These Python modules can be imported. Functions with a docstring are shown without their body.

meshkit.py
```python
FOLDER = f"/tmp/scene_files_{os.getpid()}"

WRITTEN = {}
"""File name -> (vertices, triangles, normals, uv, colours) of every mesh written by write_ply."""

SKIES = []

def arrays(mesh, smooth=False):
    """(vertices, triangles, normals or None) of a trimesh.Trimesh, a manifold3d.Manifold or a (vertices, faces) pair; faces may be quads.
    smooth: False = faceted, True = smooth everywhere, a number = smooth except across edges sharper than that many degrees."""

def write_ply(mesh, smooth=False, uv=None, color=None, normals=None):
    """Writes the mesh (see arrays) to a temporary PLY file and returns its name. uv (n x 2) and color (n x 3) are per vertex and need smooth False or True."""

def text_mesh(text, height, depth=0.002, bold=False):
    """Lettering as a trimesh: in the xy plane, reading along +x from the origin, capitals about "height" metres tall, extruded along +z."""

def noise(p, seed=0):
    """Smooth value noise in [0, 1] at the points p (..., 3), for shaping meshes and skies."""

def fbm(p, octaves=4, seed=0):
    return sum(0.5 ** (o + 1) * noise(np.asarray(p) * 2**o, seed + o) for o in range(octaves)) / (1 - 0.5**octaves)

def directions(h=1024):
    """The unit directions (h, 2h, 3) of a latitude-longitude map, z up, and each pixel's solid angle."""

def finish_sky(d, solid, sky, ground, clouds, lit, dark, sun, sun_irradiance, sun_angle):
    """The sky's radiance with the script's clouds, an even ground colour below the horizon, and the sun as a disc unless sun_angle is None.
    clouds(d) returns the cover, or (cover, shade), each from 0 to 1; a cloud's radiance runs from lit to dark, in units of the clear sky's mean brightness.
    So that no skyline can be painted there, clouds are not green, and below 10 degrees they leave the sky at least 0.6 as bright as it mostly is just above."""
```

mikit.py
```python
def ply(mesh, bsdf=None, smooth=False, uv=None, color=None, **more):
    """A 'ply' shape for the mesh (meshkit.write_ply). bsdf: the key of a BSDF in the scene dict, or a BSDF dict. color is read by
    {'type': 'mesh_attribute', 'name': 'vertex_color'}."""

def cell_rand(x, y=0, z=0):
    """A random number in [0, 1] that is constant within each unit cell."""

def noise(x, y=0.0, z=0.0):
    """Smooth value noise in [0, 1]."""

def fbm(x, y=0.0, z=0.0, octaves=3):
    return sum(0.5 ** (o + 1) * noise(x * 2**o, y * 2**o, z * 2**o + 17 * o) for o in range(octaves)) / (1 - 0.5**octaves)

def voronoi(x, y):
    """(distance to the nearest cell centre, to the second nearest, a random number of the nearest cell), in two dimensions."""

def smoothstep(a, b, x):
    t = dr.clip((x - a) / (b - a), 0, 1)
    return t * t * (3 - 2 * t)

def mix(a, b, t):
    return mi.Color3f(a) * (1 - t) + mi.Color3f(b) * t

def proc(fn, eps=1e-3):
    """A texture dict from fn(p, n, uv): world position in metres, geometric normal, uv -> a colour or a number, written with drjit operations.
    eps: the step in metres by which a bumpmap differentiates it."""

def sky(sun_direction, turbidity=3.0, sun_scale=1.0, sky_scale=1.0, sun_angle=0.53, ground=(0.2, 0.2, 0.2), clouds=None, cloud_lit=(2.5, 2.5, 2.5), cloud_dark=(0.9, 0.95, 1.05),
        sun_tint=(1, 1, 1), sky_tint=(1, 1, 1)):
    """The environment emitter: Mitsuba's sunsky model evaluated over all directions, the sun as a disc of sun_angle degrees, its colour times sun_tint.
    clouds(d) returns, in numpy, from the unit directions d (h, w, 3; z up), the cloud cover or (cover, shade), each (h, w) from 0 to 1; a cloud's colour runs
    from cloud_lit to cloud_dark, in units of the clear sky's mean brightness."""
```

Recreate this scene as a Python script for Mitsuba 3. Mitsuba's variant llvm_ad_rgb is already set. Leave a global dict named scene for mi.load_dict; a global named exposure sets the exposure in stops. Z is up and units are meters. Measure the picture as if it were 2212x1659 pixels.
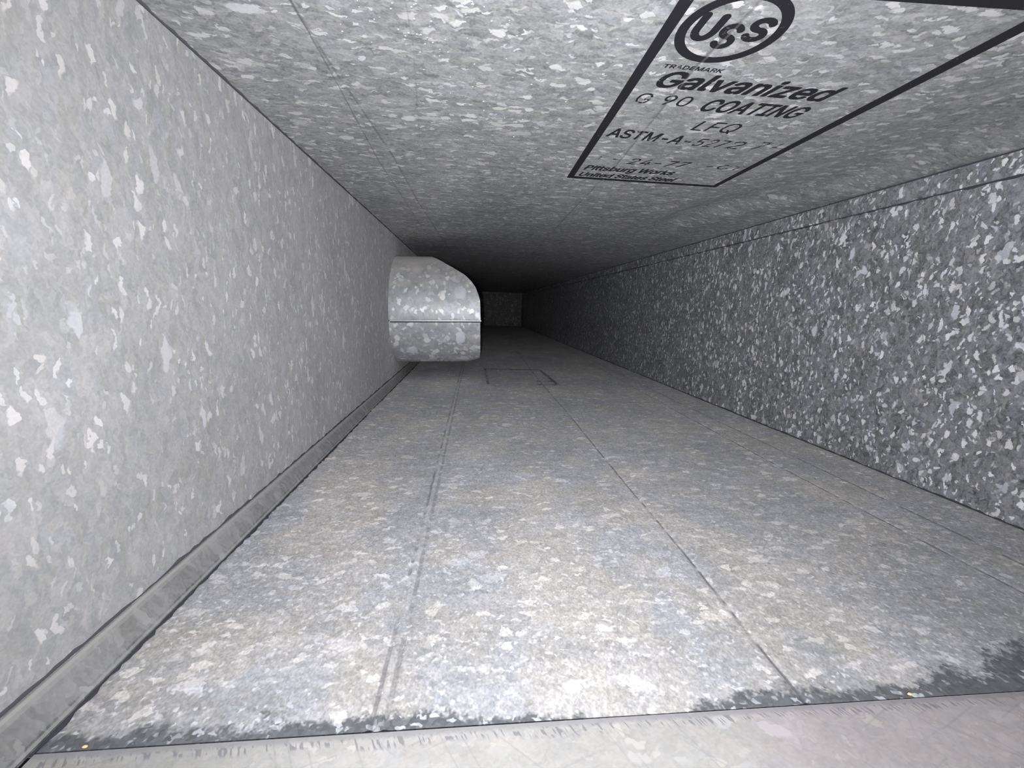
import math, random, numpy as np, trimesh, mitsuba as mi, mikit, meshkit, drjit as dr
from mikit import smoothstep, mix
from shapely.geometry import Polygon, box as sbox, Point
T = mi.ScalarTransform4f
random.seed(3); rng = np.random.default_rng(3)
scene, labels = {'type': 'scene'}, {}
S = 0.13                                    # metres: height of the lens above the duct floor; lengths below are in this unit

# ---------------------------------------------------------------- camera
scene['camera'] = {'type': 'perspective', 'fov': 2 * math.degrees(math.atan(1106 / 884.7)), 'fov_axis': 'x', 'near_clip': 0.005, 'far_clip': 50.0,
    'to_world': T().look_at(origin=[0, 0, 0], target=[0.09612224, 0.97870224, -0.18139028], up=[-0.01621069, 0.18374918, 0.98283948])}
# ---------------------------------------------------------------- the phone's flash, lower left of the lens
FLASH = [-0.009, -0.062, -0.008]
scene['flash'] = {'type': 'spot', 'to_world': T().look_at(origin=FLASH, target=[0.20, 0.9, 0.09], up=[0, 0, 1]), 'cutoff_angle': 70.0, 'beam_width': 2.0,
    'intensity': {'type': 'rgb', 'value': [0.95, 0.955, 0.985]}}
exposure = 0.1

# ---------------------------------------------------------------- materials
def hash2(i, j, seed):
    """31 random bits per integer cell"""
    h = mi.UInt32(mi.Int32(i) + 100000) * 374761393 + mi.UInt32(mi.Int32(j) + 100000) * 668265263 + mi.UInt32(int(seed * 7919) & 0xFFFFFF) * 2246822519
    h = (h ^ (h >> 13)) * 1274126177
    return h ^ (h >> 16)
def unit(h): return mi.Float(h & 0xFFFFFF) / 16777215.0
def cell_rand(i, seed=0): return unit(hash2(dr.floor(mi.Float(i)), 0 * mi.Float(i), seed))
def noise(x, y=0.0, seed=0.0):
    """smooth value noise in [0, 1] over a plane"""
    x, y = mi.Float(x), mi.Float(y) + 0 * mi.Float(x)
    i, j = dr.floor(x), dr.floor(y)
    s, t = (x - i), (y - j); s, t = s * s * (3 - 2 * s), t * t * (3 - 2 * t)
    return dr.lerp(dr.lerp(unit(hash2(i, j, seed)), unit(hash2(i + 1, j, seed)), s), dr.lerp(unit(hash2(i, j + 1, seed)), unit(hash2(i + 1, j + 1, seed)), s), t)
def fbm(x, y, seed=0.0): return (noise(x, y, seed) * 4 + noise(x * 2, y * 2, seed + 17) * 2 + noise(x * 4, y * 4, seed + 34)) / 7
def voronoi(x, y, seed=0.0):
    """distance to the nearest and second nearest cell centre, and a random number of the nearest cell"""
    x, y = mi.Float(x), mi.Float(y)
    fx, fy = dr.floor(x), dr.floor(y)
    first, second, which = mi.Float(9), mi.Float(9), mi.UInt32(0)
    for a in (-1, 0, 1):
        for b in (-1, 0, 1):
            h = hash2(fx + a, fy + b, seed)
            d = dr.square(fx + a + mi.Float(h & 0x3FFF) / 16383.0 - x) + dr.square(fy + b + mi.Float((h >> 14) & 0x3FFF) / 16383.0 - y)
            second = dr.select(d < first, first, dr.minimum(second, d))
            which = dr.select(d < first, h, which)
            first = dr.minimum(first, d)
    w = (which ^ (which >> 15)) * 2246822519
    return dr.sqrt(first), dr.sqrt(second), unit(w ^ (w >> 13))
def spangles(u, v, seed, size=4.5, bright=0.06, gain=0.55, mottle=0.08, stretch=1.9, big=0.03):
    """zinc crystals on a sheet: u across the rolling direction, v along it, in millimetres; a brightness factor about 1"""
    n1, n2 = noise(u / 3.1, v / 3.1, seed) - 0.5, noise(u / 3.1, v / 3.1, seed + 7) - 0.5
    n3, n4 = noise(u / 0.9, v / 0.9, seed + 3) - 0.5, noise(u / 0.9, v / 0.9, seed + 11) - 0.5
    n5, n6 = noise(u / 9.0, v / 9.0, seed + 5) - 0.5, noise(u / 9.0, v / 9.0, seed + 13) - 0.5
    a = (u + 3.2 * n1 + 1.1 * n3 + 3.0 * n5) / stretch
    b = v + 2.4 * n2 + 1.0 * n4 + 3.0 * n6
    d1, d2, r = voronoi(a / size, b / size, seed)
    e1, e2, q = voronoi(a / (0.5 * size), b / (0.5 * size), seed + 0.3)
    g1, g2, w = voronoi((a + 0.8 * n1) / (2.1 * size), b / (2.1 * size), seed + 0.6)
    k = noise(u / 0.8, v / 0.7, seed + 0.8)
    tone = 1 + mottle * ((r - 0.5) + 1.5 * (q - 0.5) + 0.9 * (w - 0.5) + 1.1 * (k - 0.5))
    group = smoothstep(0.35, 0.7, noise(u / 14, v / 14, seed + 20))
    def hit(x, part, lo): return smoothstep(1 - part, 1 - 0.8 * part, x) * (lo + (1 - lo) * dr.clip((x - 1 + part) / part, 0, 1))
    f = hit(r, bright, 0.45) * (1 - smoothstep(0.45, 0.75, d1))
    f = dr.maximum(f, hit(q, 1.0 * bright, 0.4) * (0.35 + 0.65 * group) * (1 - smoothstep(0.5, 0.8, e1)))
    f = dr.maximum(f, hit(w, big, 0.3) * 0.8 * (1 - smoothstep(0.45, 0.62, g1)))
    return tone * (1 - f) + f * (1 + gain), r, w

def tint(base, f, r, w, amount=0.035):
    return mi.Color3f(base) * f * mi.Color3f(1 + amount * (r - 0.5), 1 + 0.0 * r, 1 + amount * (0.5 - r) + amount * (w - 0.3))

MM = 1000.0
def tex_left(p, n, uv):
    y, z = p.y * MM, p.z * MM
    f, r, w = spangles(z, y, 1.0, 2.5, 0.055, 0.62, 0.11, 2.2, 0.012)
    big = fbm(y / 60, z / 60, 4.0)
    f = f * (0.90 + 0.2 * big) * (0.96 + 0.08 * noise(y / 0.5, z / 0.5, 2))
    return tint((0.50, 0.497, 0.495), f, r, w, 0.04)

def tex_right(p, n, uv):
    y, z = p.y * MM, p.z * MM
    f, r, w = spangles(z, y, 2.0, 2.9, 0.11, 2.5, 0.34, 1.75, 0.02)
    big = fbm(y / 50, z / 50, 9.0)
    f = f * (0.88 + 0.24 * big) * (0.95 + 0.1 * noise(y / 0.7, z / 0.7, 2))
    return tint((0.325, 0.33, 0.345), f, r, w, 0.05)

def line_mask(x, y, pts, half, seed, lo=0.35, hi=0.62, wob=0.4):
    """1 along a polyline x(y) given in millimetres, broken up along its length"""
    xc = mi.Float(pts[0][1]) + 0 * y
    for (y0, x0), (y1, x1) in zip(pts[:-1], pts[1:]):
        t = dr.clip((y - y0) / (y1 - y0), 0, 1)
        xc = dr.select(y > y0, x0 + (x1 - x0) * t, xc)
    d = dr.abs(x - xc + wob * (noise(y / 9, seed) - 0.5))
    return (1 - smoothstep(0.5 * half, half, d)) * smoothstep(lo, hi, noise(y / 14, seed * 3.1) * 0.6 + noise(y / 3.5, seed * 7.7) * 0.4)

def K(*q): return [(a * S * MM, b * S * MM) for a, b in q]
LA = K((0.85, -0.215), (1.54, -0.207), (2.91, -0.200), (7.05, -0.168), (20, -0.10))
LB = K((0.85, 0.893), (1.63, 0.913), (2.31, 0.918), (3.82, 0.945), (5.41, 0.950), (10.7, 1.067), (22, 1.2))
LC = K((0.85, 2.11), (1.76, 2.098), (2.62, 2.097), (4.37, 2.155), (8.89, 2.34), (22, 2.6))
LD = K((0.85, 2.345), (1.37, 2.35), (1.76, 2.354), (3.4, 2.36), (22, 2.65))
CA = K((1.0, -0.555), (1.7, -0.559), (2.16, -0.577), (2.84, -0.602), (3.8, -0.60))
CA2 = K((1.0, -0.570), (1.81, -0.548), (2.13, -0.527), (2.74, -0.498), (3.88, -0.492), (8.07, -0.346), (22, 0.1))
CB = K((1.0, 0.765), (1.31, 0.794), (1.6, 0.783), (2.64, 0.851), (3.56, 0.858), (10.6, 0.992), (22, 1.2))
CC = K((1.0, -0.20), (1.6, -0.22), (3.0, -0.36), (4.2, -0.40))

def tex_floor(p, n, uv):
    x, y = p.x * MM, p.y * MM
    f, r, w = spangles(x, y, 3.0, 3.2, 0.055, 0.62, 0.11, 1.8, 0.015)
    big = fbm(x / 45, y / 90, 12.0)
    patch = fbm(x / 30, y / 30, 3.0)
    dust = smoothstep(0.42, 0.62, patch * 0.6 + big * 0.4)
    streak = fbm(x / 40, y / 5, 8.0)
    wx, wy = x + 1.3 * (noise(x / 1.1, y / 1.1, 1.0) - 0.5), y + 1.3 * (noise(x / 1.1, y / 1.1, 2.0) - 0.5)
    m1, m2, q2 = voronoi(wx / 1.5, wy / 1.5, 5.0)
    g = f * (0.70 + 0.24 * q2 + 0.36 * noise(x / 0.55, y / 0.7, 4.0)) * (0.85 + 0.25 * big) * (0.90 + 0.2 * streak)
    col = mix(tint((0.515, 0.518, 0.538), g, r, w, 0.04), tint((0.57, 0.55, 0.527), g, r, w, 0.03), dust)
    # white crumbs of zinc and dust, thicker towards the near end of the sheet
    near = 1 - smoothstep(115.0, 330.0, y)
    speck = smoothstep(0.86, 0.95, q2) * (1 - smoothstep(0.1, 0.6, m1)) * (0.2 + 0.8 * near)
    # wiped dark metal along the lapped joint, widened to darken the right corner
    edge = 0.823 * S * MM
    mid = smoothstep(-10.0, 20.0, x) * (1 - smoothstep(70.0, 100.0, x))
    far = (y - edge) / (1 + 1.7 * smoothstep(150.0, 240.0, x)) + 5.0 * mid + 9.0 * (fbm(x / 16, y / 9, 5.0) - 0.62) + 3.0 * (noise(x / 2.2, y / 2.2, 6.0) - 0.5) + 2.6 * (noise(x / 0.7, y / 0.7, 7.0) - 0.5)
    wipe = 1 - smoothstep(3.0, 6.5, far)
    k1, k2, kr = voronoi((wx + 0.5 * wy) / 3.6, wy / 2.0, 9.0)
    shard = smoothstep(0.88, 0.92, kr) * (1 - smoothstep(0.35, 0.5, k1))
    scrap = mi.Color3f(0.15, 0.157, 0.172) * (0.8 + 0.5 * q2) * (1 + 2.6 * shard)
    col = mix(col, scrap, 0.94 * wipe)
    col = mix(col, (0.92, 0.92, 0.97), 0.8 * speck * (1 - 0.5 * wipe))
    # a paler rubbed streak along the bead pressed into the sheet
    col = mix(col, (0.60, 0.60, 0.62), 0.45 * line_mask(x, y, LA, 2.2, 9.0, 0.2, 0.5, 0.8) * smoothstep(0.4, 0.6, noise(x / 0.8, y / 1.2, 3.0)))
    # crease shade painted as broken dark lines, since the grooves barely show
    for pts, half, s, k in (([(a, b - 2.2) for a, b in LA], 1.1, 2.0, 0.55), ([(a, b + 2.3) for a, b in LA], 1.3, 3.0, 0.38),
                            (LB, 0.8, 4.0, 0.75), (LC, 0.9, 5.0, 0.75), (LD, 1.3, 6.0, 0.6)):
        col = mix(col, (0.13, 0.13, 0.15), k * line_mask(x, y, pts, half, s, 0.28, 0.55))
    # fine curved scratches
    for k, (cx_, cy_, rad, h) in enumerate(((90, 300, 60, 0.3), (10, 420, 95, 0.35), (190, 330, 110, 0.35), (60, 560, 140, 0.5), (-30, 250, 120, 0.3))):
        d = dr.abs(dr.sqrt(dr.square(x - cx_) + dr.square((y - cy_) * 0.7)) - rad)
        col = mix(col, (0.22, 0.22, 0.24), 0.25 * (1 - smoothstep(0.3 * h, h, d + 1.5 * dr.abs(noise(x / 12, y / 12, k) - 0.5))) * smoothstep(0.55, 0.75, noise(x / 13 + k, y / 13)))
    return col

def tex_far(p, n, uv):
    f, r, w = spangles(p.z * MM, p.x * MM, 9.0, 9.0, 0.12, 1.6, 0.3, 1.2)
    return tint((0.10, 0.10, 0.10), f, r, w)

def tex_near(p, n, uv):
    x, y = p.x * MM, p.y * MM
    f, r, w = spangles(x, y, 5.0, 2.2, 0.03, 0.2, 0.07, 1.5)
    big = fbm(x / 30, y / 20, 2.0)
    col = mix(tint((0.49, 0.478, 0.455), f, r, w, 0.03), tint((0.50, 0.46, 0.46), f, r, w, 0.03), smoothstep(0.35, 0.65, smoothstep(40.0, 130.0, x) * 0.7 + 0.5 * noise(x / 40, y / 40, 4)))
    col = col * (0.88 + 0.24 * big)
    e = 0.823 * S * MM - y
    teeth = smoothstep(0.62, 0.75, noise((x + 0.5 * y) / 0.55, y / 2.0)) * smoothstep(1.0, 1.9, e) * (1 - smoothstep(3.2, 5.0, e + 2.5 * (noise(x / 14, 3.3) - 0.5)))
    col = mix(col, (0.22, 0.22, 0.25), 0.7 * teeth)
    col = mix(col, (0.28, 0.28, 0.31), 0.6 * (1 - smoothstep(0.6, 2.6, e)))
    scr = 0 * x
    for a, b, c in ((0.62, 0.78, 3.1), (-0.3, 0.95, 11.0), (0.85, 0.5, 20.0)):
        s = a * x + b * y + 1.5 * (noise(x / 18, y / 18, c) - 0.5)
        t = -b * x + a * y
        cell = dr.floor(s / 5.3)
        d = dr.abs(s - (cell + 0.2 + 0.6 * cell_rand(cell, c)) * 5.3)
        scr = dr.maximum(scr, (1 - smoothstep(0.1, 0.4, d)) * smoothstep(0.6, 0.75, noise(t / 16 + cell * 3.7, c)))
    return mix(col, (0.30, 0.30, 0.33), 0.28 * scr)

def tex_ceiling(p, n, uv):
    x, y = p.x * MM, p.y * MM
    f, r, w = spangles(x, y, 4.0, 2.9, 0.085, 1.0, 0.25, 2.1, 0.02)
    big = fbm(x / 50, y / 50, 6.0)
    f = f * (0.86 + 0.28 * big) * (0.95 + 0.1 * noise(x / 0.6, y / 0.6, 2))
    col = tint((0.45, 0.456, 0.458), f, r, w, 0.04)
    for pts, half, s, k in ((CA, 0.45, 1.5, 0.6), (CA2, 0.9, 2.5, 0.5), (CB, 0.8, 4.5, 0.5), (CC, 0.4, 6.5, 0.25)):
        col = mix(col, (0.16, 0.16, 0.17), k * line_mask(x, y, pts, half, s, 0.2, 0.5))
    return col

def tex_tube(p, n, uv):
    # unrolled about the pipe's axis: uv = (along the axis, round the pipe) in millimetres
    u, v = uv.x, uv.y
    f, r, w = spangles(v, u, 7.0, 8.0, 0.15, 0.9, 0.16, 1.1, 0.05)
    big = fbm(u / 40, v / 40, 5.0)
    f = f * (0.88 + 0.24 * big)
    clean = tint((0.70, 0.71, 0.73), f, r, w, 0.05)
    dust = mi.Color3f(1.10, 1.05, 1.00) * (0.9 + 0.2 * fbm(u / 9, v / 9, 1.0))
    return mix(clean, dust, 0.85 * smoothstep(0.35, 0.95, n.z + 0.5 * (noise(u / 14, v / 14) - 0.5)))

def tex_strip(p, n, uv):
    x, y, z = p.x * MM, p.y * MM, p.z * MM
    f, r, w = spangles(z, y, 8.0, 3.4, 0.05, 0.6, 0.28, 1.6)
    f = f * (0.85 + 0.3 * fbm(y / 18, z / 4, 2.0))
    top = smoothstep(0.3, 0.9, n.z)  # highlight along the rounded fold, painted in as a paler top
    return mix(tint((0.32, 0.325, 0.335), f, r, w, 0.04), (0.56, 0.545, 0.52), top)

def ink_tex(fade, seed):
    def fn(p, n, uv):
        x, y = p.x * MM, p.y * MM
        wear = smoothstep(fade - 0.08, fade + 0.10, 0.5 * fbm(x / 4, y / 4, seed) + 0.5 * noise(x / 0.8, y / 0.8, seed))
        crack = line_mask(x, y, CB, 0.8, 4.5, 0.1, 0.3)
        return mix((0.022, 0.021, 0.027), (0.30, 0.305, 0.31), dr.maximum(0.85 * wear, 0.25 * crack))
    return fn

GREY = 0.72                                  # how dull the old zinc is overall
def metal(key, fn, metallic, rough, spec=0.5, bump=None):
    m = {'type': 'principled', 'base_color': mikit.proc(lambda p, n, uv: dr.minimum(fn(p, n, uv) * GREY, 0.92)), 'metallic': metallic, 'roughness': rough, 'specular': spec}
    if bump: m = {'type': 'bumpmap', 'arbitrary': mikit.proc(bump[0], eps=bump[1]), 'scale': bump[2], 'bsdf': m}
    scene[key] = {'type': 'twosided', 'bsdf': m}

metal('mat_left', tex_left, 0.0, 0.9, 0.25)
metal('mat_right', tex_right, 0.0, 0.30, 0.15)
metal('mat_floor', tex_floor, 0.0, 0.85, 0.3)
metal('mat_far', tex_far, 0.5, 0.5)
metal('mat_near', tex_near, 0.0, 0.7, 0.4)
metal('mat_ceiling', tex_ceiling, 0.1, 0.35, 0.15)
metal('mat_tube', tex_tube, 0.25, 0.5)
metal('mat_strip', tex_strip, 0.2, 0.55)
metal('ink_strong', ink_tex(0.84, 1.0), 0.0, 0.6, 0.3)
metal('ink_thin', ink_tex(0.69, 2.0), 0.0, 0.6, 0.3)
metal('ink_faint', ink_tex(0.57, 3.0), 0.0, 0.6, 0.3)
scene['mat_gap'] = {'type': 'twosided', 'bsdf': {'type': 'diffuse', 'reflectance': {'type': 'rgb', 'value': [0.02, 0.02, 0.022]}}}
scene['mat_crease'] = {'type': 'twosided', 'bsdf': {'type': 'diffuse', 'reflectance': {'type': 'rgb', 'value': [0.07, 0.072, 0.085]}}}
scene['mat_fold_shade'] = {'type': 'twosided', 'bsdf': {'type': 'diffuse', 'reflectance': {'type': 'rgb', 'value': [0.13, 0.132, 0.145]}}}  # flat dark tone standing in for shade along the left wall folds
scene['mat_zinc_bead'] = {'type': 'twosided', 'bsdf': {'type': 'principled', 'base_color': {'type': 'rgb', 'value': [0.75, 0.76, 0.78]}, 'metallic': 0.8, 'roughness': 0.42, 'specular': 0.5}}
scene['mat_crumb'] = {'type': 'twosided', 'bsdf': {'type': 'principled', 'base_color': {'type': 'rgb', 'value': [0.75, 0.60, 0.30]}, 'roughness': 0.7, 'specular': 0.3}}
scene['mat_flake'] = {'type': 'twosided', 'bsdf': {'type': 'principled', 'base_color': {'type': 'rgb', 'value': [0.82, 0.82, 0.85]}, 'roughness': 0.5, 'specular': 0.5}}
def tex_floor_ink(p, n, uv):
    x, y = p.x * MM, p.y * MM
    return mix((0.24, 0.24, 0.25), (0.45, 0.44, 0.43), smoothstep(0.35, 0.70, 0.6 * noise(x / 12, y / 40) + 0.4 * noise(x / 3, y / 9)))
metal('ink_dusty', tex_floor_ink, 0.0, 0.7, 0.3)

# ---------------------------------------------------------------- helpers
def add(key, mesh, mat, smooth=False, uv=None, **kw):
    base, k = key, 0
    while key in scene:
        k += 1; key = f'{base}_{k:03d}'
    scene[key] = mikit.ply(mesh, mat, smooth=smooth, uv=uv)
    if kw: labels[key] = kw
    return key

def boxm(x0, x1, y0, y1, z0, z1):
    m = trimesh.creation.box(extents=((x1 - x0) * S, (y1 - y0) * S, (z1 - z0) * S))
    m.apply_translation(((x0 + x1) / 2 * S, (y0 + y1) / 2 * S, (z0 + z1) / 2 * S)); return m

def sheet(xs, ys, top, thick):
    """a sheet of metal over a grid, top(x, y) its upper face (grid units), with a rim and a lower face"""
    X, Y = np.meshgrid(xs, ys, indexing='ij'); Z = top(X, Y)
    n, m = X.shape
    v = np.stack([X, Y, Z], -1).reshape(-1, 3); b = v - [0, 0, thick]
    i, j = np.meshgrid(np.arange(n - 1), np.arange(m - 1), indexing='ij')
    a = i * m + j; q = np.stack([a, a + m, a + m + 1, a + 1], -1).reshape(-1, 4)
    N = n * m; faces = [q, q[:, ::-1] + N]
    rim = np.concatenate([np.arange(n) * m, (n - 1) * m + np.arange(1, m), np.arange(n - 2, -1, -1) * m + m - 1, np.arange(m - 2, 0, -1)])
    r2 = np.roll(rim, -1)
    faces.append(np.stack([rim + N, r2 + N, r2, rim], -1))
    f = np.vstack(faces); f = np.vstack([f[:, [0, 1, 2]], f[:, [0, 2, 3]]])
    return trimesh.Trimesh(np.vstack([v, b]) * S, f, process=False)

def at(pts, y):
    p = np.array(pts) / (S * MM); return np.interp(y, p[:, 0], p[:, 1])

XL, XR, ZC = -1.02, 2.73, 0.874              # left wall, right wall, ceiling; the floor is at -1
YE = 0.823                                   # the lapped joint across the floor
YB, YF = -1.6, 23.7                          # open near end and closed far end

# ---------------------------------------------------------------- the duct
def groove(X, Y, pts, w, d): return -d * np.exp(-((X - at(pts, Y)) / w) ** 2)
def floor_top(X, Y):
    z = -1 + groove(X, Y, LB, 0.010, 0.006) + groove(X, Y, LC, 0.010, 0.006) + groove(X, Y, LD, 0.014, 0.004)
    z += groove(X, Y, [(a, b - 2.2) for a, b in LA], 0.008, 0.006) + groove(X, Y, [(a, b + 2.3) for a, b in LA], 0.008, 0.005) - groove(X, Y, LA, 0.010, 0.003)
    return z + 0.006 * (meshkit.noise(np.stack([X / 0.9, Y / 1.3, 0 * X], -1), 3) - 0.5)
def fine(lo, hi, lines, step=0.05, half=0.055, n=18):
    xs = list(np.arange(lo, hi, step)) + [hi]
    for pts in lines:
        p = np.array(pts)[:, 1] / (S * MM)
        xs += list(np.arange(p.min() - half, min(p.max(), p.min() + 0.3) + half, 0.0055))
    xs = np.unique(np.round(xs, 4)); return xs[(xs >= lo) & (xs <= hi)]
ysf = np.concatenate([np.linspace(YE + 0.006, 3, 60), np.linspace(3.1, 9, 60), np.linspace(9.3, YF, 30)])
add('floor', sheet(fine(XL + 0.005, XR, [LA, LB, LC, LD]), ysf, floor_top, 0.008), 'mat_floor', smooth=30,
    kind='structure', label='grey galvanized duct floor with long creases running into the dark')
ysn = np.linspace(YB, YE, 30)
def near_top(X, Y): return -0.9935 + 0.004 * (meshkit.noise(np.stack([X / 0.7, Y / 0.7, 0 * X], -1), 5) - 0.5) * np.clip((YE - Y) / 0.1, 0, 1)
add('floor__lap_sheet', sheet(np.linspace(-0.94, XR, 60), ysn, near_top, 0.008), 'mat_near', smooth=30, label='bright dusty sheet lapped over the near edge of the floor')
add('floor__joint', boxm(XL, XR, YE - 0.3, YE + 0.2, -1.05, -1.035), 'mat_gap', label='dark gap of the lapped joint')

def ceiling_z(X, Y):
    z = ZC - groove(X, Y, CA2, 0.008, 0.004) - groove(X, Y, CB, 0.008, 0.004)
    sm = lambda t: np.clip(t, 0, 1) ** 2 * (3 - 2 * np.clip(t, 0, 1))
    peak = np.clip(2.42 - 0.5 * (Y - 2.8), 1.95, 2.42)      # the sheet is bowed upwards beside the stamp and comes down again towards the right corner
    bow = sm((X - 1.68) / (peak - 1.68)) - sm((X - peak) / 0.30)
    return z + 0.060 * bow * (1 - sm((Y - 3.6) / 1.6))
cei = sheet(fine(XL - 0.05, XR + 0.02, [CA2, CB], 0.03), np.concatenate([np.linspace(YB, 4, 90), np.linspace(4.1, YF, 50)]), lambda X, Y: ceiling_z(X, Y) + 0.008, 0.008)
add('ceiling', cei, 'mat_ceiling', smooth=30, kind='structure', label='flecked galvanized duct ceiling with a black mill stamp')

TY, TZ, TR, TILT, TL = 5.812, -0.074, 0.705, 0.028, 1.10     # the pipe collar
wall = Polygon([(YB, -1.05), (YF, -1.05), (YF, ZC - 0.006), (YB, ZC - 0.006)]).difference(Point(TY, TZ).buffer(TR + 0.004, 64))
wm = trimesh.creation.extrude_polygon(wall, 0.008, engine='earcut')
v = np.array(wm.vertices); wm = trimesh.Trimesh(np.stack([XL - v[:, 2], v[:, 0], v[:, 1]], 1) * S, np.array(wm.faces)[:, ::1], process=False); wm.fix_normals()
add('wall_left', wm, 'mat_left', kind='structure', label='pale grey galvanized left duct wall with a pipe collar through it')
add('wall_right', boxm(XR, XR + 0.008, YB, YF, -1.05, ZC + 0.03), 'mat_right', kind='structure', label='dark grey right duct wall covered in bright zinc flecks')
lip = Polygon([(XR, ZC - 0.001), (XR - 0.010, ZC - 0.006), (XR - 0.013, ZC - 0.06), (XR - 0.012, 0.752), (XR - 0.008, 0.748), (XR, 0.749)])
def extrude_y(poly, y0, y1, n=1):
    m = trimesh.creation.extrude_polygon(poly, 1.0, engine='earcut'); v = np.array(m.vertices)
    m = trimesh.Trimesh(np.stack([v[:, 0], y0 + v[:, 2] * (y1 - y0), v[:, 1]], 1) * S, np.array(m.faces), process=False); m.fix_normals(); return m
add('wall_right__flange', extrude_y(lip, YB, YF), 'mat_right', label='folded lip along the top of the wall')

# joints between the sheets: painted shade at folds and lip, dirt at seam foot
rng_j = np.random.default_rng(8)
def ragged(fix, axis, base, width, vary, y0, y1, n, facing):
    """a narrow strip along y lying on a sheet, one edge ragged: axis 0 varies x, axis 2 varies z"""
    ys = np.geomspace(y0 + 3, y1 + 3, n) - 3
    w = width * (1 + vary * (rng_j.random(n) - 0.5))
    a = np.zeros((n, 3)); b = np.zeros((n, 3)); a[:, 1] = b[:, 1] = ys; o = 2 - axis
    a[:, axis], b[:, axis], a[:, o], b[:, o] = base, base + w, fix, fix
    c = a.copy(); d = b.copy(); c[:, o] += facing; d[:, o] += facing
    V = np.vstack([a, b, c, d]) * S; i = np.arange(n - 1); F = []
    for p, q in ((0, 1), (1, 3), (3, 2), (2, 0)): F += [np.stack([p * n + i, q * n + i, q * n + i + 1], 1), np.stack([p * n + i, q * n + i + 1, p * n + i + 1], 1)]
    return trimesh.Trimesh(V, np.vstack(F), process=False)
add('wall_left__joint', trimesh.util.concatenate([ragged(ZC - 0.001, 0, XL, 0.008, 1.2, -1, 20, 400, 0.002), ragged(XL + 0.0005, 2, ZC - 0.004, 0.004, 0.0, -1, 20, 150, -0.001)]), 'mat_fold_shade', label='painted shade in the crease where the left wall meets the ceiling')  # corner shade drawn as thin dark strips on ceiling and wall
add('floor__seam_dark_line', ragged(-0.9972, 0, -0.953, 0.009, 1.5, YE, 20, 420, -0.002), 'mat_crease', label='dark gap along the foot of the lock seam')
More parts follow.
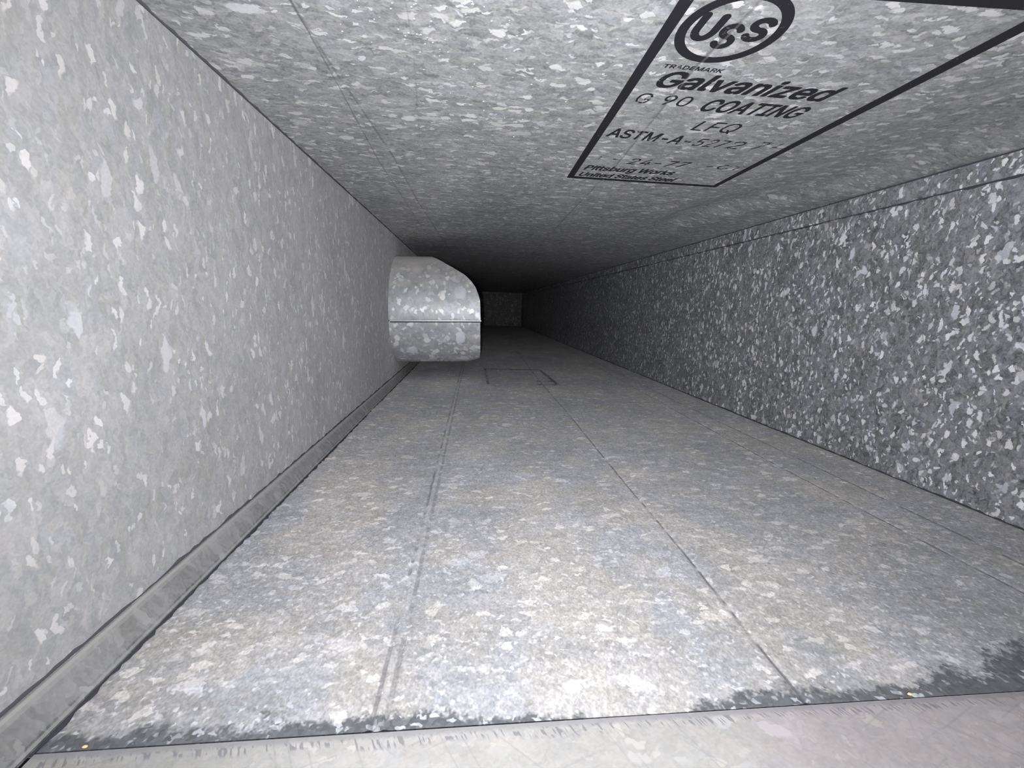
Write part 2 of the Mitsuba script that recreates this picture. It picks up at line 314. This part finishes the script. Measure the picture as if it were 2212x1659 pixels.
add('wall_left__seam_dark_line', ragged(XL + 0.0005, 2, -0.922, 0.011, 1.2, -1, 20, 400, -0.001), 'mat_fold_shade')  # soft shade above the lock seam, painted as a dark strip
add('floor__wall_gap', ragged(XR - 0.0005, 2, -1.0, 0.012, 0.8, YE, 20, 300, 0.001), 'mat_crease', label='dark gap along the foot of the right wall')
add('wall_right__joint', ragged(XR - 0.0105, 2, ZC - 0.0085, 0.009, 0.5, -1, 20, 300, 0.001), 'mat_crease', label='dark joint between the ceiling and the right wall')
add('wall_right__flange_shade', ragged(XR - 0.0006, 2, 0.749, -0.009, 1.4, -1, 20, 420, 0.001), 'mat_crease', label='painted shade line under the folded lip')  # shadow of the lip edge, laid on the wall as a dark strip

# the folded lock seam at the foot of the left wall
prof = [(-1.02, -1.0), (-0.953, -1.0), (-0.955, -0.985), (-0.960, -0.975), (-0.968, -0.965), (-0.975, -0.945), (-0.985, -0.925), (-0.995, -0.916), (-1.006, -0.914), (-1.013, -0.918), (-1.016, -0.926), (-1.0195, -0.93)]
prof = [(-1.019, -1.0), (-0.953, -1.0), (-0.951, -0.990), (-0.956, -0.984), (-0.958, -0.978), (-0.990, -0.928), (-0.997, -0.920), (-1.005, -0.916), (-1.012, -0.918), (-1.016, -0.925), (-1.019, -0.935)]
add('trim_1', extrude_y(Polygon(prof), YB, YF - 0.02), 'mat_strip', smooth=35, kind='structure', label='folded lock seam running along the foot of the left wall')

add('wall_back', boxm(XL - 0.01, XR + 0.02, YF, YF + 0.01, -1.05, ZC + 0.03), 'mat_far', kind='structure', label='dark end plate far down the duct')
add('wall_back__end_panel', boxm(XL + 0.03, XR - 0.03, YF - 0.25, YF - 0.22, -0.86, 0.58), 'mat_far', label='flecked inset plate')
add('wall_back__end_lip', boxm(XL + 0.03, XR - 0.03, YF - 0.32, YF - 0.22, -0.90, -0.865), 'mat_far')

# ---------------------------------------------------------------- pipe collar poking through the left wall
def tube_len(t):
    """length of the pipe at angle t (degrees, 0 facing the camera, 90 on top): its mouth is trimmed back above and nicked below"""
    ks = [-180, -150, -120, -100, -90, -80, -72, -62, -52, -12, -9, 10, 15, 24, 31, 38, 47, 56, 65, 74, 82, 90, 105, 130, 150, 165, 180]
    ls = [1.10, 1.10, 1.05, 0.98, 0.95, 0.95, 0.98, 1.09, 1.10, 1.10, 1.105, 1.10, 1.085, 1.045, 0.99, 0.92, 0.79, 0.675, 0.585, 0.515, 0.475, 0.46, 0.55, 0.8, 1.0, 1.08, 1.10]
    return np.interp(t, ks, ls)
def tube_mesh(r0, r1, t0, t1, n, s0, length, rows=10, closed=False):
    """a bent sheet about the pipe's axis: outer radius r1, inner r0"""
    t = np.linspace(t0, t1, n)
    axis = np.array([1, 0, TILT]); axis /= np.linalg.norm(axis)
    u = np.array([0, -1.0, 0]); w = np.cross(u, axis); w = w if w[2] > 0 else -w
    rows_ = []
    for rad in (r1, r0):
        for k in range(rows + 1):
            s = s0 + (length(t) - s0) * k / rows
            a = np.radians(t)
            P = np.array([XL, TY, TZ]) + s[:, None] * axis + rad * (np.cos(a)[:, None] * u + np.sin(a)[:, None] * w)
            rows_.append(P)
    V = np.array(rows_)                       # 2*(rows+1), n, 3
    R = rows + 1
    idx = lambda layer, k, j: (layer * R + k) * n + j
    F = []
    K_, J = np.meshgrid(np.arange(rows), np.arange(n - 1), indexing='ij'); K_, J = K_.ravel(), J.ravel()
    F.append(np.stack([idx(0, K_, J), idx(0, K_ + 1, J), idx(0, K_ + 1, J + 1), idx(0, K_, J + 1)], 1))
    F.append(np.stack([idx(1, K_, J), idx(1, K_, J + 1), idx(1, K_ + 1, J + 1), idx(1, K_ + 1, J)], 1))
    j = np.arange(n - 1)
    F.append(np.stack([idx(0, rows, j), idx(1, rows, j), idx(1, rows, j + 1), idx(0, rows, j + 1)], 1))
    F.append(np.stack([idx(0, 0, j), idx(0, 0, j + 1), idx(1, 0, j + 1), idx(1, 0, j)], 1))
    if not closed:
        k = np.arange(rows)
        F.append(np.stack([idx(0, k, 0), idx(1, k, 0), idx(1, k + 1, 0), idx(0, k + 1, 0)], 1))
        F.append(np.stack([idx(0, k, n - 1), idx(0, k + 1, n - 1), idx(1, k + 1, n - 1), idx(1, k, n - 1)], 1))
    F = np.vstack(F); F = np.vstack([F[:, [0, 1, 2]], F[:, [0, 2, 3]]])
    P = V.reshape(-1, 3)
    along = (P - np.array([XL, TY, TZ])) @ axis
    arc = np.tile(np.radians(t) * TR, 2 * R)
    return trimesh.Trimesh(P * S, F, process=False), np.stack([along, arc], 1) * S * MM
tm, tuv = tube_mesh(TR - 0.007, TR, -9.6 - 360, -10.4, 241, -0.45, lambda t: tube_len((t + 180) % 360 - 180), 12)
add('pipe_collar__shell', tm, 'mat_tube', smooth=True, uv=tuv)
labels['pipe_collar'] = {'label': 'round galvanized pipe collar sticking out of the left duct wall', 'category': 'pipe'}
def ridge(t0, half, high, s1):
    """a rounded ridge along the pipe at angle t0"""
    axis = np.array([1, 0, TILT]); axis /= np.linalg.norm(axis)
    u = np.array([0, -1.0, 0]); w = np.cross(u, axis); w = w if w[2] > 0 else -w
    t = math.radians(t0); out = math.cos(t) * u + math.sin(t) * w; tan = -math.sin(t) * u + math.cos(t) * w
    V = [np.array([XL, TY, TZ]) + s_ * axis + (TR - 0.001) * out + half * math.cos(a) * tan + high * math.sin(a) * out for s_ in np.linspace(0.01, s1, 6) for a in np.linspace(0, math.pi, 9)]
    F = []
    for k in range(5):
        for j in range(9): a_, b_ = k * 9 + j, k * 9 + (j + 1) % 9; F += [[a_, b_, b_ + 9], [a_, b_ + 9, a_ + 9]]
    for j in range(1, 8): F += [[0, j, j + 1], [45, 45 + j + 1, 45 + j]]
    m = trimesh.Trimesh(np.array(V) * S, F, process=False); m.fix_normals(); return m
add('pipe_collar__lock_seam', ridge(-9.9, 0.013, 0.014, 1.112), 'mat_zinc_bead', smooth=40, label='bright raised lengthwise seam of the pipe')
add('pipe_collar__seam_dark_line', ridge(-11.15, 0.006, 0.0025, 1.10), 'mat_gap', label='dark gap under the seam')

# ---------------------------------------------------------------- black mill stamp on the ceiling (reads along +x, its head towards the camera)
ZI = ZC - 0.0008
def flat(polys, mat, key, label=None):
    ms = []
    for g in polys:
        m = trimesh.creation.extrude_polygon(g, 0.0008, engine='earcut'); v = np.array(m.vertices)
        m = trimesh.Trimesh(np.stack([v[:, 0], v[:, 1], ZI + v[:, 2]], 1) * S, np.array(m.faces), process=False); ms.append(m)
    return add(key, trimesh.util.concatenate(ms), mat, **({'label': label} if label else {}))
def lettering(text, x0, x1, base, h, shear=0.17, bold=False, mat='ink_strong', key='ceiling__stamp__lettering', label=None, fat=0.0, base1=None):
    m = meshkit.text_mesh(text, 1.0, depth=0.01, bold=bold); v = np.array(m.vertices)
    lo, hi = v[:, 0].min(), v[:, 0].max()
    X = x0 + (v[:, 0] - lo) / (hi - lo) * (x1 - x0 - shear * h) + shear * h * v[:, 1]
    b = base if base1 is None else base + (base1 - base) * (X - x0) / (x1 - x0)
    Y = b - v[:, 1] * h
    Zv = ZI + 0.0008 * (1 - v[:, 2] / 0.01)
    mm = trimesh.util.concatenate([trimesh.Trimesh(np.stack([X + dx, Y + dy, Zv + dz], 1) * S, np.array(m.faces), process=False) for dx, dy, dz in ((0, 0, 0), (-fat, 0.4 * fat, 0.00005), (fat, -0.4 * fat, 0.0001))[:3 if fat else 1]])
    return add(key, mm, mat, label=label or f'black ink lettering reading {text}')
frame = [Polygon([(0.560, 1.10), (0.600, 1.10), (0.648, 2.903), (0.606, 2.907)]),
         Polygon([(0.61, 2.868), (1.645, 2.868), (1.656, 2.905), (0.606, 2.907)]),
         Polygon([(1.583, 1.10), (1.638, 1.10), (1.656, 2.905), (1.620, 2.870)]),
         Polygon([(0.562, 1.10), (1.638, 1.10), (1.638, 1.184), (0.562, 1.244)])]
from shapely import union_all
labels['ceiling__stamp'] = {'label': 'black ink mill stamp in a ruled box'}
fr = union_all(frame); fr = list(getattr(fr, 'geoms', [fr]))
flat(fr, 'ink_strong', 'ceiling__stamp__frame', 'thick ruled box around the stamp')
CX, CY = 0.786, 1.392
ring = Point(CX, CY).buffer(0.166, 48).difference(Point(CX, CY).buffer(0.134, 48))
flat([ring], 'ink_strong', 'ceiling__stamp__emblem_ring', 'round ring of the emblem')
from shapely.geometry import LineString
def stroke(path, x0, x1, ytop, ybot, wide, label):
    """a letter drawn with a thick pen: path in a unit box, y up"""
    w = wide / 2
    p = [(x0 + w + px * (x1 - x0 - 2 * w), ybot - w - py * (ybot - ytop - 2 * w)) for px, py in path]
    flat([LineString(p).buffer(w, quad_segs=6)], 'ink_strong', 'ceiling__stamp__emblem_letter', label)
arc = lambda cx, cy, rx, ry, a0, a1, n=14: [(cx + rx * math.cos(math.radians(a)), cy + ry * math.sin(math.radians(a))) for a in np.linspace(a0, a1, n)]
U_ = [(0.0, 1.0)] + arc(0.5, 0.42, 0.5, 0.42, 180, 360) + [(1.0, 1.0)]
S_ = arc(0.5, 0.75, 0.5, 0.25, 20, 270) + arc(0.5, 0.25, 0.5, 0.25, 90, -160)[1:]
stroke(U_, 0.664, 0.748, 1.322, 1.452, 0.026, 'large letter U of the emblem')
stroke(S_, 0.752, 0.826, 1.356, 1.480, 0.023, 'low middle letter S of the emblem')
stroke(S_, 0.828, 0.905, 1.318, 1.432, 0.024, 'large right letter S of the emblem')
lettering('TRADEMARK', 0.663, 0.890, 1.608, 0.022, 0.10, True, 'ink_thin')
lettering('Galvanized', 0.680, 1.415, 1.733, 0.105, 0.20, True, fat=0.0022)
lettering('G', 0.655, 0.722, 1.868, 0.080, 0.10, False, 'ink_thin')
lettering('90', 0.768, 0.895, 1.866, 0.080, 0.10, False, 'ink_thin')
lettering('COATING', 0.952, 1.418, 1.888, 0.098, 0.17, True, 'ink_strong', fat=0.001)
lettering('LFQ', 1.022, 1.245, 2.078, 0.098, 0.17, False, 'ink_thin')
lettering('ASTM-A-', 0.650, 1.105, 2.215, 0.095, 0.10, True, 'ink_thin', base1=2.252)
lettering('527', 1.120, 1.300, 2.255, 0.095, 0.17, False, 'ink_thin')
lettering('2', 1.305, 1.390, 2.255, 0.095, 0.17, False, 'ink_faint')
lettering('7', 1.440, 1.510, 2.240, 0.095, 0.17, False, 'ink_faint')
lettering('1', 1.540, 1.575, 2.202, 0.060, 0.17, False, 'ink_faint')
lettering('1', 0.695, 0.730, 2.540, 0.060, 0.10, False, 'ink_faint')
lettering('-', 0.790, 0.830, 2.560, 0.095, 0.10, False, 'ink_faint')
lettering('24-77', 0.893, 1.260, 2.580, 0.095, 0.15, False, 'ink_thin')
lettering('-CT', 1.370, 1.600, 2.560, 0.070, 0.15, False, 'ink_faint')
lettering('Pittsburg Works', 0.672, 1.255, 2.722, 0.076, 0.17, True, 'ink_strong', fat=0.0015)
lettering('United States Steel', 0.668, 1.325, 2.848, 0.072, 0.17, True, 'ink_strong', fat=0.0015)

# faint second stamp on the floor, beyond the pipe
def flat_floor(polys, key, label):
    ms = []
    for g in polys:
        m = trimesh.creation.extrude_polygon(g, 0.001, engine='earcut'); v = np.array(m.vertices)
        ms.append(trimesh.Trimesh(np.stack([v[:, 0], v[:, 1], -0.9975 + v[:, 2]], 1) * S, np.array(m.faces), process=False))
    add(key, trimesh.util.concatenate(ms), 'ink_dusty', label=label)
flat_floor([Polygon([(0.19, 5.33), (0.225, 5.33), (0.215, 6.75), (0.18, 6.75)]), Polygon([(1.13, 5.33), (1.18, 5.33), (1.14, 6.75), (1.10, 6.75)]),
            sbox(0.18, 6.66, 1.14, 6.75), sbox(0.84, 5.33, 1.18, 5.40), sbox(0.90, 5.60, 1.15, 5.67)], 'floor__faded_stamp', 'faded ruled box of an ink stamp on the floor')

# small bright zinc beads on the ceiling
bm = []
for cx_, cy_, sx, sy, n in ((-0.24, 1.42, 0.07, 0.12, 34), (-0.12, 1.55, 0.10, 0.14, 34), (-0.30, 1.30, 0.10, 0.10, 14), (0.05, 1.75, 0.22, 0.3, 22), (0.02, 2.5, 0.2, 0.4, 8)):
    for _ in range(n):
        r = rng.uniform(0.0022, 0.0055); s = trimesh.creation.icosphere(1, r * S)
        s.apply_scale([1, 1, 0.6]); s.apply_translation([(cx_ + rng.normal() * sx) * S, (cy_ + rng.normal() * sy) * S, (ZC - 0.0002) * S]); bm.append(s)
add('ceiling__zinc_beads', trimesh.util.concatenate(bm), 'mat_zinc_bead', smooth=True, kind='stuff', label='tiny shiny zinc beads on the ceiling')

# crumbs lying by the lapped joint
def crumb(key, x, y, r, mat, label, cat, seed, flat_=0.6):
    m = trimesh.creation.icosphere(2, 1.0); v = np.array(m.vertices)
    v *= (0.75 + 0.5 * meshkit.noise(v * 1.7 + seed, seed))[:, None] * [1.25, 0.8, flat_]
    v = v * r; v[:, 2] -= v[:, 2].min()
    m = trimesh.Trimesh((v + [x, y, float(floor_top(np.array([x]), np.array([y]))[0]) - 0.0005]) * S, m.faces, process=False)
    add(key, m, mat, smooth=True, label=label, category=cat)
crumb('debris_crumb', 1.200, 0.8375, 0.0055, 'mat_crumb', 'yellow crumb of debris on the floor by the right part of the lapped joint', 'debris', 2)
crumb('debris_crumb', -0.852, 0.838, 0.0045, 'mat_crumb', 'yellowish crumb of debris on the floor at the left end of the lapped joint', 'debris', 5)
